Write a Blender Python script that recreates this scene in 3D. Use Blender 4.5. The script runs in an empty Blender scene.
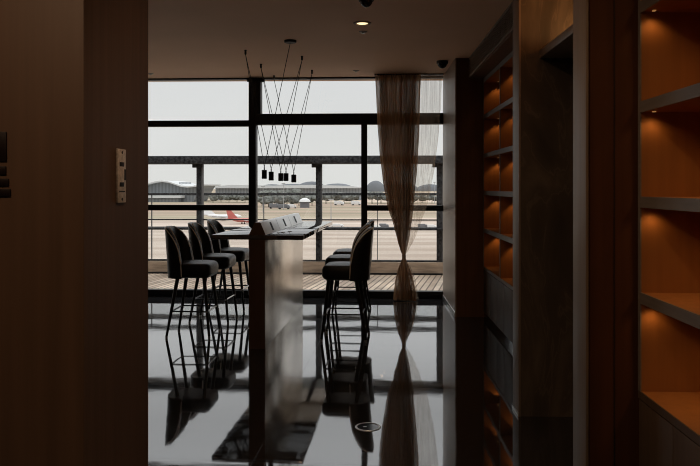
import bpy, bmesh, math, random
from mathutils import Vector, Matrix
random.seed(7)
S = bpy.context.scene
COL = S.collection
PI = math.pi
EYE = 1.45
F = 720.0
PSI = math.radians(1.59)
CEIL = 2.887

# ------------------------------------------------------------------ helpers
def at(px, d):
    """ground position of something seen at column px and depth d (world x, y)"""
    u = (px - 350) / F * d
    return (u * math.cos(PSI) - d * math.sin(PSI), d * math.cos(PSI) + u * math.sin(PSI))

def tag(o, label=None, cat=None, group=None, kind=None):
    if label: o['label'] = label
    if cat: o['category'] = cat
    if group: o['group'] = group
    if kind: o['kind'] = kind
    return o

def empty(name, loc=(0, 0, 0), rz=0.0):
    o = bpy.data.objects.new(name, None)
    o.empty_display_size = 0.1
    o.location = loc
    o.rotation_euler = (0, 0, rz)
    COL.objects.link(o)
    return o

def thing(name, label, cat, loc=(0, 0, 0), rz=0.0, group=None):
    return tag(empty(name, loc, rz), label, cat, group)

def copy_tree(o, parent=None):
    c = o.copy()
    COL.objects.link(c)
    if parent is not None:
        c.parent = parent
    for ch in list(o.children):
        copy_tree(ch, c)
    return c

class MB:
    def __init__(self):
        self.v = []; self.f = []
    def add(self, vs, fs):
        n = len(self.v)
        self.v += [tuple(p) for p in vs]
        self.f += [tuple(i + n for i in f) for f in fs]
        return self
    def box(self, x0, x1, y0, y1, z0, z1):
        vs = [(x, y, z) for z in (z0, z1) for y in (y0, y1) for x in (x0, x1)]
        return self.add(vs, [(0, 2, 3, 1), (4, 5, 7, 6), (0, 1, 5, 4), (2, 6, 7, 3), (0, 4, 6, 2), (1, 3, 7, 5)])
    def prism(self, poly, y0, y1, axis='y'):
        """poly of (a, b) extruded: axis y -> (a, y, b); axis x -> (x, a, b); axis z -> (a, b, z)"""
        def P(a, b, t):
            return {'y': (a, t, b), 'x': (t, a, b), 'z': (a, b, t)}[axis]
        n = len(poly)
        vs = [P(a, b, y0) for a, b in poly] + [P(a, b, y1) for a, b in poly]
        fs = [tuple(range(n)), tuple(range(2 * n - 1, n - 1, -1))]
        fs += [(i, i + n, (i + 1) % n + n, (i + 1) % n) for i in range(n)]
        return self.add(vs, fs)
    def cyl(self, p0, p1, r0, r1=None, n=16, caps=True):
        if r1 is None: r1 = r0
        p0 = Vector(p0); p1 = Vector(p1)
        d = (p1 - p0).normalized()
        a = d.orthogonal().normalized(); b = d.cross(a)
        vs = []
        for p, r in ((p0, r0), (p1, r1)):
            for i in range(n):
                t = 2 * PI * i / n
                vs.append(p + a * (r * math.cos(t)) + b * (r * math.sin(t)))
        fs = [(i, (i + 1) % n, (i + 1) % n + n, i + n) for i in range(n)]
        if caps:
            fs += [tuple(range(n - 1, -1, -1)), tuple(range(n, 2 * n))]
        return self.add(vs, fs)
    def tube(self, pts, r, n=8, closed=False):
        pts = [Vector(p) for p in pts]
        m = len(pts); vs = []
        ref = None
        for i in range(m):
            if closed:
                d = pts[(i + 1) % m] - pts[i - 1]
            else:
                d = pts[min(i + 1, m - 1)] - pts[max(i - 1, 0)]
            d.normalize()
            if ref is None: ref = d.orthogonal().normalized()
            a = (ref - d * ref.dot(d)).normalized(); ref = a
            b = d.cross(a)
            for k in range(n):
                t = 2 * PI * k / n
                vs.append(pts[i] + a * (r * math.cos(t)) + b * (r * math.sin(t)))
        fs = []
        for i in range(m if closed else m - 1):
            j = (i + 1) % m
            for k in range(n):
                l = (k + 1) % n
                fs.append((i * n + k, i * n + l, j * n + l, j * n + k))
        if not closed:
            fs += [tuple(range(n - 1, -1, -1)), tuple(range((m - 1) * n, m * n))]
        return self.add(vs, fs)
    def lathe(self, prof, c=(0, 0, 0), n=24):
        """prof list of (r, z)"""
        vs = []
        for r, z in prof:
            for k in range(n):
                t = 2 * PI * k / n
                vs.append((c[0] + r * math.cos(t), c[1] + r * math.sin(t), c[2] + z))
        fs = []
        for i in range(len(prof) - 1):
            for k in range(n):
                l = (k + 1) % n
                fs.append((i * n + k, i * n + l, (i + 1) * n + l, (i + 1) * n + k))
        m = len(prof)
        fs += [tuple(range(n - 1, -1, -1)), tuple(range((m - 1) * n, m * n))]
        return self.add(vs, fs)
    def build(self, name, mat, parent=None, bevel=0.0, smooth=None, seg=2, loc=None):
        me = bpy.data.meshes.new(name)
        bm = bmesh.new()
        bv = [bm.verts.new(p) for p in self.v]
        for f in self.f:
            try: bm.faces.new([bv[i] for i in f])
            except ValueError: pass
        bmesh.ops.remove_doubles(bm, verts=bm.verts, dist=1e-6)
        bmesh.ops.recalc_face_normals(bm, faces=bm.faces)
        if bevel > 0:
            es = [e for e in bm.edges if len(e.link_faces) == 2 and e.calc_face_angle(0) > 0.6]
            bmesh.ops.bevel(bm, geom=es, offset=bevel, segments=seg, affect='EDGES', profile=0.5, clamp_overlap=True)
            if smooth is None: smooth = 35
        bm.to_mesh(me); bm.free()
        me.materials.append(mat)
        if smooth:
            for p in me.polygons: p.use_smooth = True
            me.set_sharp_from_angle(angle=math.radians(smooth))
        o = bpy.data.objects.new(name, me)
        COL.objects.link(o)
        if parent is not None: o.parent = parent
        if loc is not None: o.location = loc
        return o

def struct(name, mb, mat, parent=None, **k):
    o = mb.build(name, mat, parent, **k)
    if parent is None: o['kind'] = 'structure'
    return o

# ------------------------------------------------------------------ materials
def mat(name):
    m = bpy.data.materials.new(name); m.use_nodes = True
    nt = m.node_tree; nt.nodes.clear()
    out = nt.nodes.new('ShaderNodeOutputMaterial')
    return m, nt, out

def pmat(name, col, rough=0.5, metal=0.0, ior=1.45, var=0.0, scale=(8, 8, 8), bump=0.0, bscale=None, spec=0.5,
         coat=0.0, detail=4, emit=None):
    m, nt, out = mat(name)
    b = nt.nodes.new('ShaderNodeBsdfPrincipled')
    b.inputs['Roughness'].default_value = rough
    b.inputs['Metallic'].default_value = metal
    b.inputs['IOR'].default_value = ior
    b.inputs['Specular IOR Level'].default_value = spec
    b.inputs['Coat Weight'].default_value = coat
    b.inputs['Coat Roughness'].default_value = 0.05
    nt.links.new(b.outputs[0], out.inputs[0])
    c4 = (*col, 1)
    b.inputs['Base Color'].default_value = c4
    if emit:
        b.inputs['Emission Color'].default_value = (*emit[0], 1)
        b.inputs['Emission Strength'].default_value = emit[1]
    tc = mp = None
    if var > 0 or bump > 0:
        tc = nt.nodes.new('ShaderNodeTexCoord')
        mp = nt.nodes.new('ShaderNodeMapping')
        mp.inputs['Scale'].default_value = scale
        nt.links.new(tc.outputs['Object'], mp.inputs[0])
    if var > 0:
        nz = nt.nodes.new('ShaderNodeTexNoise')
        nz.inputs['Scale'].default_value = 1.0; nz.inputs['Detail'].default_value = detail
        nt.links.new(mp.outputs[0], nz.inputs[0])
        rp = nt.nodes.new('ShaderNodeValToRGB')
        rp.color_ramp.elements[0].position = 0.3; rp.color_ramp.elements[1].position = 0.7
        rp.color_ramp.elements[0].color = (*[max(0, c * (1 - var)) for c in col], 1)
        rp.color_ramp.elements[1].color = (*[min(1, c * (1 + var)) for c in col], 1)
        nt.links.new(nz.outputs[0], rp.inputs[0])
        nt.links.new(rp.outputs[0], b.inputs['Base Color'])
    if bump > 0:
        nz = nt.nodes.new('ShaderNodeTexNoise')
        nz.inputs['Scale'].default_value = 1.0; nz.inputs['Detail'].default_value = detail
        if bscale:
            mp = nt.nodes.new('ShaderNodeMapping')
            mp.inputs['Scale'].default_value = bscale
            nt.links.new(tc.outputs['Object'], mp.inputs[0])
        nt.links.new(mp.outputs[0], nz.inputs[0])
        bp = nt.nodes.new('ShaderNodeBump')
        bp.inputs['Strength'].default_value = bump; bp.inputs['Distance'].default_value = 0.01
        nt.links.new(nz.outputs[0], bp.inputs['Height'])
        nt.links.new(bp.outputs[0], b.inputs['Normal'])
    return m

M = {}
M['ceiling'] = pmat('ceiling_paint', (0.72, 0.475, 0.315), 0.75, var=0.05, scale=(1, 1, 1))
M['wall_wood'] = pmat('dark_wood_panel', (0.12, 0.068, 0.042), 0.5, var=0.14, scale=(22, 22, 0.7), bump=0.06)
M['jamb_wood'] = pmat('jamb_wood', (0.115, 0.072, 0.050), 0.6, var=0.12, scale=(30, 30, 1.0), bump=0.08, spec=0.3)
M['red_wood'] = pmat('reddish_wood_panel', (0.065, 0.024, 0.010), 0.55, var=0.2, scale=(18, 18, 0.6), spec=0.2)
M['trim_grey'] = pmat('bronze_laminate', (0.17, 0.128, 0.098), 0.45, var=0.15, scale=(40, 40, 0.8), spec=0.4)
M['shelf_lip'] = pmat('bronze_shelf_edge', (0.15, 0.125, 0.108), 0.42, var=0.12, scale=(60, 3, 60), spec=0.5)
M['shelf_wood'] = pmat('orange_brown_veneer', (0.30, 0.115, 0.032), 0.55, var=0.1, scale=(24, 24, 0.9), spec=0.25)
M['cabinet_dark'] = pmat('dark_cabinet_laminate', (0.080, 0.052, 0.034), 0.52, var=0.15, scale=(30, 30, 1), spec=0.4)
M['black_metal'] = pmat('black_window_metal', (0.012, 0.011, 0.010), 0.5, spec=0.3)
M['black_gloss'] = pmat('black_gloss_plinth', (0.008, 0.008, 0.008), 0.12)
M['steel'] = pmat('brushed_steel', (0.62, 0.60, 0.57), 0.3, metal=1.0, bump=0.03, bscale=(200, 200, 4))
M['plate_steel'] = pmat('worn_lock_plate', (0.60, 0.55, 0.50), 0.5, metal=0.0, var=0.3, scale=(60, 60, 60))
M['dark_hole'] = pmat('black_recess', (0.006, 0.005, 0.005), 0.6)
M['sign_black'] = pmat('dark_sign_letter', (0.012, 0.006, 0.005), 0.45, spec=0.2)
M['leather'] = pmat('black_leather', (0.009, 0.009, 0.0095), 0.34, bump=0.25, bscale=(160, 160, 160), spec=0.5)
M['piping'] = pmat('pale_piping', (0.85, 0.82, 0.78), 0.4)
M['leg_black'] = pmat('black_lacquered_leg', (0.010, 0.009, 0.009), 0.35)
M['slab_wood'] = pmat('brushed_bronze_sheet', (0.86, 0.76, 0.65), 0.27, metal=0.95, var=0.04, scale=(1, 1, 14))
_nt = M['slab_wood'].node_tree
_b = [n for n in _nt.nodes if n.type == 'BSDF_PRINCIPLED'][0]
_tg = _nt.nodes.new('ShaderNodeTangent'); _tg.direction_type = 'RADIAL'; _tg.axis = 'Z'
_b.inputs['Anisotropic'].default_value = 0.8; _b.inputs['Anisotropic Rotation'].default_value = 0.25
_nt.links.new(_tg.outputs[0], _b.inputs['Tangent'])
M['slab_front'] = pmat('dark_brown_end', (0.10, 0.058, 0.038), 0.5, var=0.1, scale=(30, 30, 1), spec=0.3)
M['table_top'] = pmat('polished_dark_tabletop', (0.06, 0.045, 0.036), 0.05, ior=2.8)
M['power_box'] = pmat('pale_grey_power_hub', (0.92, 0.91, 0.90), 0.30, metal=0.8)
M['lamp_black'] = pmat('matt_black_lamp', (0.008, 0.008, 0.008), 0.6)
M['bulb'] = pmat('lamp_lens', (0.5, 0.45, 0.35), 0.3, emit=((1, 0.8, 0.5), 0.6))
M['led'] = pmat('warm_led_lens', (0.9, 0.7, 0.4), 0.3, emit=((1, 0.5, 0.16), 0.25))
M['downlight_glow'] = pmat('downlight_glow', (0.9, 0.8, 0.5), 0.3, emit=((1, 0.78, 0.42), 1.5))
M['white_metal'] = pmat('pale_detector', (0.35, 0.31, 0.27), 0.5)
M['dome'] = pmat('smoked_dome', (0.006, 0.006, 0.006), 0.08)
M['grille'] = pmat('dark_vent_grille', (0.30, 0.20, 0.135), 0.55)
M['rail_dark'] = pmat('weathered_dark_steel', (0.045, 0.045, 0.047), 0.7, var=0.9, scale=(26, 26, 26), detail=8, spec=0.2)
M['rail_light'] = pmat('galvanised_edge', (0.10, 0.10, 0.10), 0.6, var=0.2, scale=(10, 10, 10))
M['kerb'] = pmat('kerb_boards', (0.38, 0.285, 0.205), 0.7, var=0.3, scale=(3, 3, 20))
M['column'] = pmat('column_cladding', (0.36, 0.295, 0.24), 0.42, var=0.06, scale=(6, 6, 0.6), spec=0.5)
M['column_dark'] = pmat('column_end_wood', (0.12, 0.055, 0.025), 0.5, var=0.15, scale=(24, 24, 0.7), spec=0.25)

# polished dark stone floor
def floor_mat():
    m, nt, out = mat('polished_dark_stone')
    N = nt.nodes.new; L = nt.links.new
    b = N('ShaderNodeBsdfPrincipled')
    b.inputs['IOR'].default_value = 3.3
    tc = N('ShaderNodeTexCoord')
    nz = N('ShaderNodeTexNoise'); nz.inputs['Scale'].default_value = 3.0; nz.inputs['Detail'].default_value = 8
    L(tc.outputs['Object'], nz.inputs[0])
    rp = N('ShaderNodeValToRGB')
    rp.color_ramp.elements[0].color = (0.012, 0.012, 0.013, 1); rp.color_ramp.elements[1].color = (0.034, 0.033, 0.034, 1)
    L(nz.outputs[0], rp.inputs[0])
    br = N('ShaderNodeTexBrick')
    br.offset = 0.0; br.inputs['Scale'].default_value = 1.0
    br.inputs['Brick Width'].default_value = 1.2; br.inputs['Row Height'].default_value = 1.2
    br.inputs['Mortar Size'].default_value = 0.0013; br.inputs['Mortar Smooth'].default_value = 0.0
    br.inputs['Color1'].default_value = (0, 0, 0, 1); br.inputs['Color2'].default_value = (0, 0, 0, 1); br.inputs['Mortar'].default_value = (1, 1, 1, 1)
    mp = N('ShaderNodeMapping'); mp.inputs['Location'].default_value = (0.8, 0.6, 0); mp.inputs['Rotation'].default_value = (0, 0, math.radians(2.78))
    L(tc.outputs['Object'], mp.inputs[0]); L(mp.outputs[0], br.inputs[0])
    mx = N('ShaderNodeMix'); mx.data_type = 'RGBA'
    L(br.outputs['Color'], mx.inputs['Factor']); L(rp.outputs[0], mx.inputs['A']); mx.inputs['B'].default_value = (0.012, 0.012, 0.012, 1)
    L(mx.outputs['Result'], b.inputs['Base Color'])
    # roughness: faint scuffs
    mp2 = N('ShaderNodeMapping'); mp2.inputs['Scale'].default_value = (4, 30, 4); mp2.inputs['Rotation'].default_value = (0, 0, 0.4)
    L(tc.outputs['Object'], mp2.inputs[0])
    n2 = N('ShaderNodeTexNoise'); n2.inputs['Scale'].default_value = 2.0; n2.inputs['Detail'].default_value = 6
    L(mp2.outputs[0], n2.inputs[0])
    mr = N('ShaderNodeMapRange'); mr.inputs['From Min'].default_value = 0.35; mr.inputs['From Max'].default_value = 0.75
    mr.inputs['To Min'].default_value = 0.02; mr.inputs['To Max'].default_value = 0.075
    L(n2.outputs[0], mr.inputs[0])
    ad = N('ShaderNodeMath'); ad.operation = 'MULTIPLY_ADD'; ad.inputs[1].default_value = 0.12
    L(br.outputs['Color'], ad.inputs[0]); L(mr.outputs[0], ad.inputs[2])
    L(ad.outputs[0], b.inputs['Roughness'])
    n3 = N('ShaderNodeTexNoise'); n3.inputs['Scale'].default_value = 2.2; n3.inputs['Detail'].default_value = 2
    L(tc.outputs['Object'], n3.inputs[0])
    bp = N('ShaderNodeBump'); bp.inputs['Strength'].default_value = 0.05; bp.inputs['Distance'].default_value = 0.02
    L(n3.outputs[0], bp.inputs['Height']); L(bp.outputs[0], b.inputs['Normal'])
    L(b.outputs[0], out.inputs[0])
    return m
M['floor'] = floor_mat()

def marble_mat():
    m, nt, out = mat('dark_marble')
    N = nt.nodes.new; L = nt.links.new
    b = N('ShaderNodeBsdfPrincipled'); b.inputs['Roughness'].default_value = 0.35
    tc = N('ShaderNodeTexCoord')
    mp = N('ShaderNodeMapping'); mp.inputs['Scale'].default_value = (2.4, 2.4, 0.8); mp.inputs['Rotation'].default_value = (0, 0.35, 0)
    L(tc.outputs['Object'], mp.inputs[0])
    nz = N('ShaderNodeTexNoise'); nz.inputs['Scale'].default_value = 1.6; nz.inputs['Detail'].default_value = 10; nz.inputs['Distortion'].default_value = 1.2
    L(mp.outputs[0], nz.inputs[0])
    rp = N('ShaderNodeValToRGB')
    e = rp.color_ramp.elements
    e[0].position = 0.30; e[0].color = (0.040, 0.030, 0.022, 1)
    e[1].position = 0.72; e[1].color = (0.13, 0.098, 0.072, 1)
    k = rp.color_ramp.elements.new(0.5); k.color = (0.065, 0.049, 0.037, 1)
    k = rp.color_ramp.elements.new(0.515); k.color = (0.10, 0.075, 0.055, 1)
    k = rp.color_ramp.elements.new(0.535); k.color = (0.065, 0.049, 0.037, 1)
    L(nz.outputs[0], rp.inputs[0]); L(rp.outputs[0], b.inputs['Base Color'])
    L(b.outputs[0], out.inputs[0])
    return m
M['marble'] = marble_mat()

def relief_mat():
    m, nt, out = mat('chiselled_relief_stone')
    N = nt.nodes.new; L = nt.links.new
    b = N('ShaderNodeBsdfPrincipled'); b.inputs['Roughness'].default_value = 0.65
    b.inputs['Base Color'].default_value = (0.30, 0.20, 0.12, 1)
    tc = N('ShaderNodeTexCoord')
    v = N('ShaderNodeTexVoronoi'); v.inputs['Scale'].default_value = 26
    mp = N('ShaderNodeMapping'); mp.inputs['Scale'].default_value = (1, 1, 0.55); mp.inputs['Rotation'].default_value = (0.4, 0, 0)
    L(tc.outputs['Object'], mp.inputs[0]); L(mp.outputs[0], v.inputs['Vector'])
    bp = N('ShaderNodeBump'); bp.inputs['Strength'].default_value = 1.0; bp.inputs['Distance'].default_value = 0.03
    L(v.outputs['Distance'], bp.inputs['Height']); L(bp.outputs[0], b.inputs['Normal'])
    L(b.outputs[0], out.inputs[0])
    return m
M['relief'] = relief_mat()

def glass_mat():
    m, nt, out = mat('clear_glass')
    N = nt.nodes.new; L = nt.links.new
    tr = N('ShaderNodeBsdfTransparent'); tr.inputs[0].default_value = (0.985, 0.99, 0.985, 1)
    gl = N('ShaderNodeBsdfGlossy'); gl.inputs['Roughness'].default_value = 0.0
    mx = N('ShaderNodeMixShader'); mx.inputs[0].default_value = 0.035
    L(tr.outputs[0], mx.inputs[1]); L(gl.outputs[0], mx.inputs[2]); L(mx.outputs[0], out.inputs[0])
    return m
M['glass'] = glass_mat()

def cloth_mat(name, col, clear, trans):
    m, nt, out = mat(name)
    N = nt.nodes.new; L = nt.links.new
    tr = N('ShaderNodeBsdfTransparent'); tr.inputs[0].default_value = (1.0, 0.97, 0.93, 1)
    df = N('ShaderNodeBsdfDiffuse'); df.inputs[0].default_value = (*col, 1)
    tl = N('ShaderNodeBsdfTranslucent'); tl.inputs[0].default_value = (*col, 1)
    m1 = N('ShaderNodeMixShader'); m1.inputs[0].default_value = trans
    L(df.outputs[0], m1.inputs[1]); L(tl.outputs[0], m1.inputs[2])
    m2 = N('ShaderNodeMixShader')
    tc = N('ShaderNodeTexCoord')
    mp = N('ShaderNodeMapping'); mp.inputs['Scale'].default_value = (25, 25, 0.4)
    L(tc.outputs['Object'], mp.inputs[0])
    nz = N('ShaderNodeTexNoise'); nz.inputs['Scale'].default_value = 2
    L(mp.outputs[0], nz.inputs[0])
    mr = N('ShaderNodeMapRange'); mr.inputs['From Min'].default_value = 0.35; mr.inputs['From Max'].default_value = 0.75; mr.inputs['To Min'].default_value = max(0, clear - 0.1); mr.inputs['To Max'].default_value = clear + 0.22
    L(nz.outputs[0], mr.inputs[0]); L(mr.outputs[0], m2.inputs[0])
    L(m1.outputs[0], m2.inputs[1]); L(tr.outputs[0], m2.inputs[2]); L(m2.outputs[0], out.inputs[0])
    return m
M['drape'] = cloth_mat('brown_voile', (0.46, 0.275, 0.15), 0.06, 0.75)
M['sheer'] = cloth_mat('pale_sheer_voile', (0.45, 0.36, 0.28), 0.66, 0.6)
M['tie'] = pmat('brown_cord', (0.05, 0.03, 0.02), 0.8)

def deck_mat():
    m, nt, out = mat('timber_decking')
    N = nt.nodes.new; L = nt.links.new
    b = N('ShaderNodeBsdfPrincipled'); b.inputs['Roughness'].default_value = 0.65
    tc = N('ShaderNodeTexCoord')
    mp = N('ShaderNodeMapping'); mp.inputs['Rotation'].default_value = (0, 0, math.radians(-80))
    L(tc.outputs['Object'], mp.inputs[0])
    br = N('ShaderNodeTexBrick'); br.offset = 0.37
    br.inputs['Scale'].default_value = 1.0; br.inputs['Brick Width'].default_value = 2.2; br.inputs['Row Height'].default_value = 0.09
    br.inputs['Mortar Size'].default_value = 0.011; br.inputs['Mortar Smooth'].default_value = 0.1
    br.inputs['Color1'].default_value = (0.46, 0.335, 0.24, 1); br.inputs['Color2'].default_value = (0.76, 0.62, 0.48, 1)
    br.inputs['Mortar'].default_value = (0.16, 0.11, 0.08, 1)
    L(mp.outputs[0], br.inputs[0])
    nz = N('ShaderNodeTexNoise'); nz.inputs['Scale'].default_value = 1.3; nz.inputs['Detail'].default_value = 8
    L(tc.outputs['Object'], nz.inputs[0])
    mr = N('ShaderNodeMapRange'); mr.inputs['From Min'].default_value = 0.3; mr.inputs['From Max'].default_value = 0.7
    mr.inputs['To Min'].default_value = 0.62; mr.inputs['To Max'].default_value = 1.25
    L(nz.outputs[0], mr.inputs[0])
    mx = N('ShaderNodeMix'); mx.data_type = 'RGBA'; mx.blend_type = 'MULTIPLY'; mx.inputs['Factor'].default_value = 1
    L(br.outputs['Color'], mx.inputs['A']); L(mr.outputs[0], mx.inputs['B'])
    L(mx.outputs['Result'], b.inputs['Base Color']); L(b.outputs[0], out.inputs[0])
    return m
M['deck'] = deck_mat()

def field_mat():
    m, nt, out = mat('airfield_surface')
    N = nt.nodes.new; L = nt.links.new
    b = N('ShaderNodeBsdfDiffuse')
    tc = N('ShaderNodeTexCoord')
    mp = N('ShaderNodeMapping'); mp.inputs['Scale'].default_value = (0.0012, 0.011, 1)
    L(tc.outputs['Object'], mp.inputs[0])
    nz = N('ShaderNodeTexNoise'); nz.inputs['Scale'].default_value = 1; nz.inputs['Detail'].default_value = 5
    L(mp.outputs[0], nz.inputs[0])
    r1 = N('ShaderNodeValToRGB')          # far: grass and taxiways in stripes
    e = r1.color_ramp.elements
    e[0].position = 0.36; e[0].color = (0.25, 0.235, 0.17, 1)
    e[1].position = 0.64; e[1].color = (0.57, 0.46, 0.38, 1)
    k = e.new(0.47); k.color = (0.43, 0.325, 0.26, 1)
    k = e.new(0.53); k.color = (0.31, 0.275, 0.20, 1)
    L(nz.outputs[0], r1.inputs[0])
    mp2 = N('ShaderNodeMapping'); mp2.inputs['Scale'].default_value = (0.012, 0.10, 1)
    L(tc.outputs['Object'], mp2.inputs[0])
    n2 = N('ShaderNodeTexNoise'); n2.inputs['Scale'].default_value = 1; n2.inputs['Detail'].default_value = 7
    L(mp2.outputs[0], n2.inputs[0])
    r2 = N('ShaderNodeValToRGB')          # near: pale concrete apron
    r2.color_ramp.elements[0].position = 0.3; r2.color_ramp.elements[0].color = (0.36, 0.285, 0.235, 1)
    r2.color_ramp.elements[1].position = 0.7; r2.color_ramp.elements[1].color = (0.59, 0.50, 0.43, 1)
    L(n2.outputs[0], r2.inputs[0])
    sp = N('ShaderNodeSeparateXYZ'); L(tc.outputs['Object'], sp.inputs[0])
    mr = N('ShaderNodeMapRange'); mr.inputs['From Min'].default_value = 318; mr.inputs['From Max'].default_value = 326
    L(sp.outputs['Y'], mr.inputs[0])
    mx = N('ShaderNodeMix'); mx.data_type = 'RGBA'
    L(mr.outputs[0], mx.inputs['Factor']); L(r2.outputs[0], mx.inputs['A']); L(r1.outputs[0], mx.inputs['B'])
    L(mx.outputs['Result'], b.inputs[0]); L(b.outputs[0], out.inputs[0])
    return m
M['field'] = field_mat()

# outdoor far things; distance haze put into the hill, foliage and red plane colours
M['hill'] = pmat('far_hill', (0.19, 0.20, 0.215), 1.0, var=0.15, scale=(0.01, 0.01, 0.02), spec=0)
M['roof'] = pmat('terminal_roof', (0.62, 0.63, 0.63), 0.7, spec=0.1)
def facade_mat():
    m, nt, out = mat('terminal_facade')
    N = nt.nodes.new; L = nt.links.new
    b = N('ShaderNodeBsdfPrincipled'); b.inputs['Roughness'].default_value = 0.5
    tc = N('ShaderNodeTexCoord'); w = N('ShaderNodeTexWave'); w.inputs['Scale'].default_value = 0.09; w.inputs['Distortion'].default_value = 0.4
    L(tc.outputs['Object'], w.inputs[0])
    rp = N('ShaderNodeValToRGB')
    rp.color_ramp.elements[0].color = (0.20, 0.22, 0.24, 1); rp.color_ramp.elements[1].color = (0.30, 0.32, 0.34, 1)
    L(w.outputs['Fac'], rp.inputs[0]); L(rp.outputs[0], b.inputs['Base Color']); L(b.outputs[0], out.inputs[0])
    return m
M['facade'] = facade_mat()
M['leaf'] = pmat('grey_green_foliage', (0.17, 0.175, 0.16), 1.0, var=0.5, scale=(0.4, 0.4, 0.4), spec=0)
M['trunk'] = pmat('tree_bark', (0.12, 0.10, 0.08), 0.9)
M['plane_white'] = pmat('aircraft_white', (0.80, 0.80, 0.80), 0.4)
M['plane_red'] = pmat('aircraft_red', (0.50, 0.13, 0.11), 0.45)  # red dulled in the colour itself for distance haze
M['plane_pink'] = pmat('aircraft_hazy_red', (0.58, 0.20, 0.17), 0.45)  # paler red, distance haze mixed into the colour
M['plane_dark'] = pmat('aircraft_window', (0.05, 0.05, 0.06), 0.3)
M['veh_white'] = pmat('vehicle_white', (0.70, 0.70, 0.69), 0.5)
M['veh_grey'] = pmat('vehicle_grey', (0.16, 0.16, 0.17), 0.5)
M['tyre'] = pmat('tyre', (0.02, 0.02, 0.02), 0.9)
M['mast'] = pmat('mast_steel', (0.35, 0.35, 0.35), 0.6)

# ------------------------------------------------------------------ room shell
X_BOOK = 1.19          # bookcase fronts
X_PART = 0.94         # ends of the two partitions
X_COL = 0.95
struct('floor', MB().box(-7, 3.2, -3, 9.62, -0.12, 0), M['floor'])
struct('ceiling', MB().box(-7, 3.2, -3, 9.75, CEIL, CEIL + 0.15), M['ceiling'])
struct('wall_back', MB().box(-7, 3.2, -3.12, -3, 0, CEIL), M['wall_wood'])
struct('wall_left_lounge', MB().box(-7.12, -7, -3, 9.75, 0, CEIL), M['wall_wood'])
struct('wall_left', MB().box(-7, -1.0465, 2.6, 3.355, 0, CEIL), M['wall_wood'])
struct('trim_1', MB().box(-1.0465, -1.043, 2.601, 3.36, 0, CEIL), M['jamb_wood'])
struct('wall_right', MB().box(1.62, 3.2, -3, 9.75, 0, CEIL), M['wall_wood'])
# near partition: grey lining on its end, reddish front with one joint
w = MB(); w.box(X_PART + 0.012, 1.62, 3.172, 3.36, 0, CEIL)
near_wall = struct('wall_right_near', w, M['red_wood'])
j = MB(); j.box(1.063, 1.066, 3.169, 3.1725, 0, CEIL)
j.build('panel_joint', M['dark_hole'], near_wall)
struct('trim_2', MB().box(X_PART, X_PART + 0.012, 3.165, 3.362, 0, CEIL), M['trim_grey'], bevel=0.001)
# marble partition
struct('wall_right_middle', MB().box(X_PART + 0.012, 1.62, 4.58, 4.768, 0, CEIL), M['marble'])
struct('trim_3', MB().box(X_PART, X_PART + 0.012, 4.574, 4.772, 0, CEIL), M['trim_grey'], bevel=0.001)
# recess between the partitions: lintel, relief panel, dark back
X_LIN = 1.07
struct('trim_4', MB().box(X_LIN, 1.31, 3.362, 4.578, 2.262, 2.312), M['trim_grey'], bevel=0.002)
rb = MB(); ny, nzr = 122, 64; vs = []
for i in range(nzr + 1):
    for k in range(ny + 1):
        edge_ = i in (0, nzr) or k in (0, ny)
        vs.append((1.325 + (0 if edge_ else random.uniform(-.011, .011)), 3.362 + 1.216 * k / ny, 2.262 + (CEIL - 2.262) * i / nzr))
rb.add(vs, [(i * (ny + 1) + k, i * (ny + 1) + k + 1, (i + 1) * (ny + 1) + k + 1, (i + 1) * (ny + 1) + k) for i in range(nzr) for k in range(ny)])
rb.box(1.35, 1.60, 3.362, 4.578, 2.262, CEIL)
relief = struct('wall_right_relief', rb, M['relief'])
struct('wall_right_recess', MB().box(1.45, 1.60, 3.362, 4.578, 0, 2.25), M['marble'])
# column beside the window
struct('wall_right_far', MB().box(X_COL + 0.012, 1.62, 8.06, 9.42, 0, CEIL), M['column_dark'])
struct('trim_5', MB().box(X_COL, X_COL + 0.012, 8.055, 9.42, 0, CEIL), M['column'])
struct('baseboard_right', MB().box(X_COL - 0.010, X_COL, 8.05, 9.42, 0, 0.055), M['steel'], bevel=0.002)
struct('baseboard_partition', MB().box(X_PART - 0.006, X_PART, 4.57, 4.774, 0, 0.022), M['steel'], bevel=0.001)
# header above the far bookcase
X_SOF = 1.10
struct('ceiling_soffit', MB().box(X_SOF + 0.02, 1.62, 4.77, 8.06, 2.66, CEIL), M['wall_wood'])
vent = thing('ceiling_vent', 'long dark slatted air vent grille along the top of the shelving wall', 'vent')
f = MB(); f.box(X_SOF, X_SOF + 0.02, 4.775, 8.055, 2.665, 2.685); f.box(X_SOF, X_SOF + 0.02, 4.775, 8.055, 2.868, CEIL - 0.001)
f.box(X_SOF, X_SOF + 0.02, 4.775, 4.80, 2.685, 2.868); f.box(X_SOF, X_SOF + 0.02, 8.03, 8.055, 2.685, 2.868)
f.build('frame', M['trim_grey'], vent)
f = MB()
for i in range(11):
    z = 2.693 + i * 0.0165
    f.add([(X_SOF + 0.001, 4.80, z), (X_SOF + 0.018, 4.80, z + 0.010), (X_SOF + 0.018, 8.03, z + 0.010), (X_SOF + 0.001, 8.03, z),
           (X_SOF + 0.001, 4.80, z + 0.004), (X_SOF + 0.018, 4.80, z + 0.014), (X_SOF + 0.018, 8.03, z + 0.014), (X_SOF + 0.001, 8.03, z + 0.004)],
          [(0, 1, 2, 3), (4, 7, 6, 5), (0, 3, 7, 4), (1, 5, 6, 2), (0, 4, 5, 1), (3, 2, 6, 7)])
f.build('slat_panel', M['grille'], vent)

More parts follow.
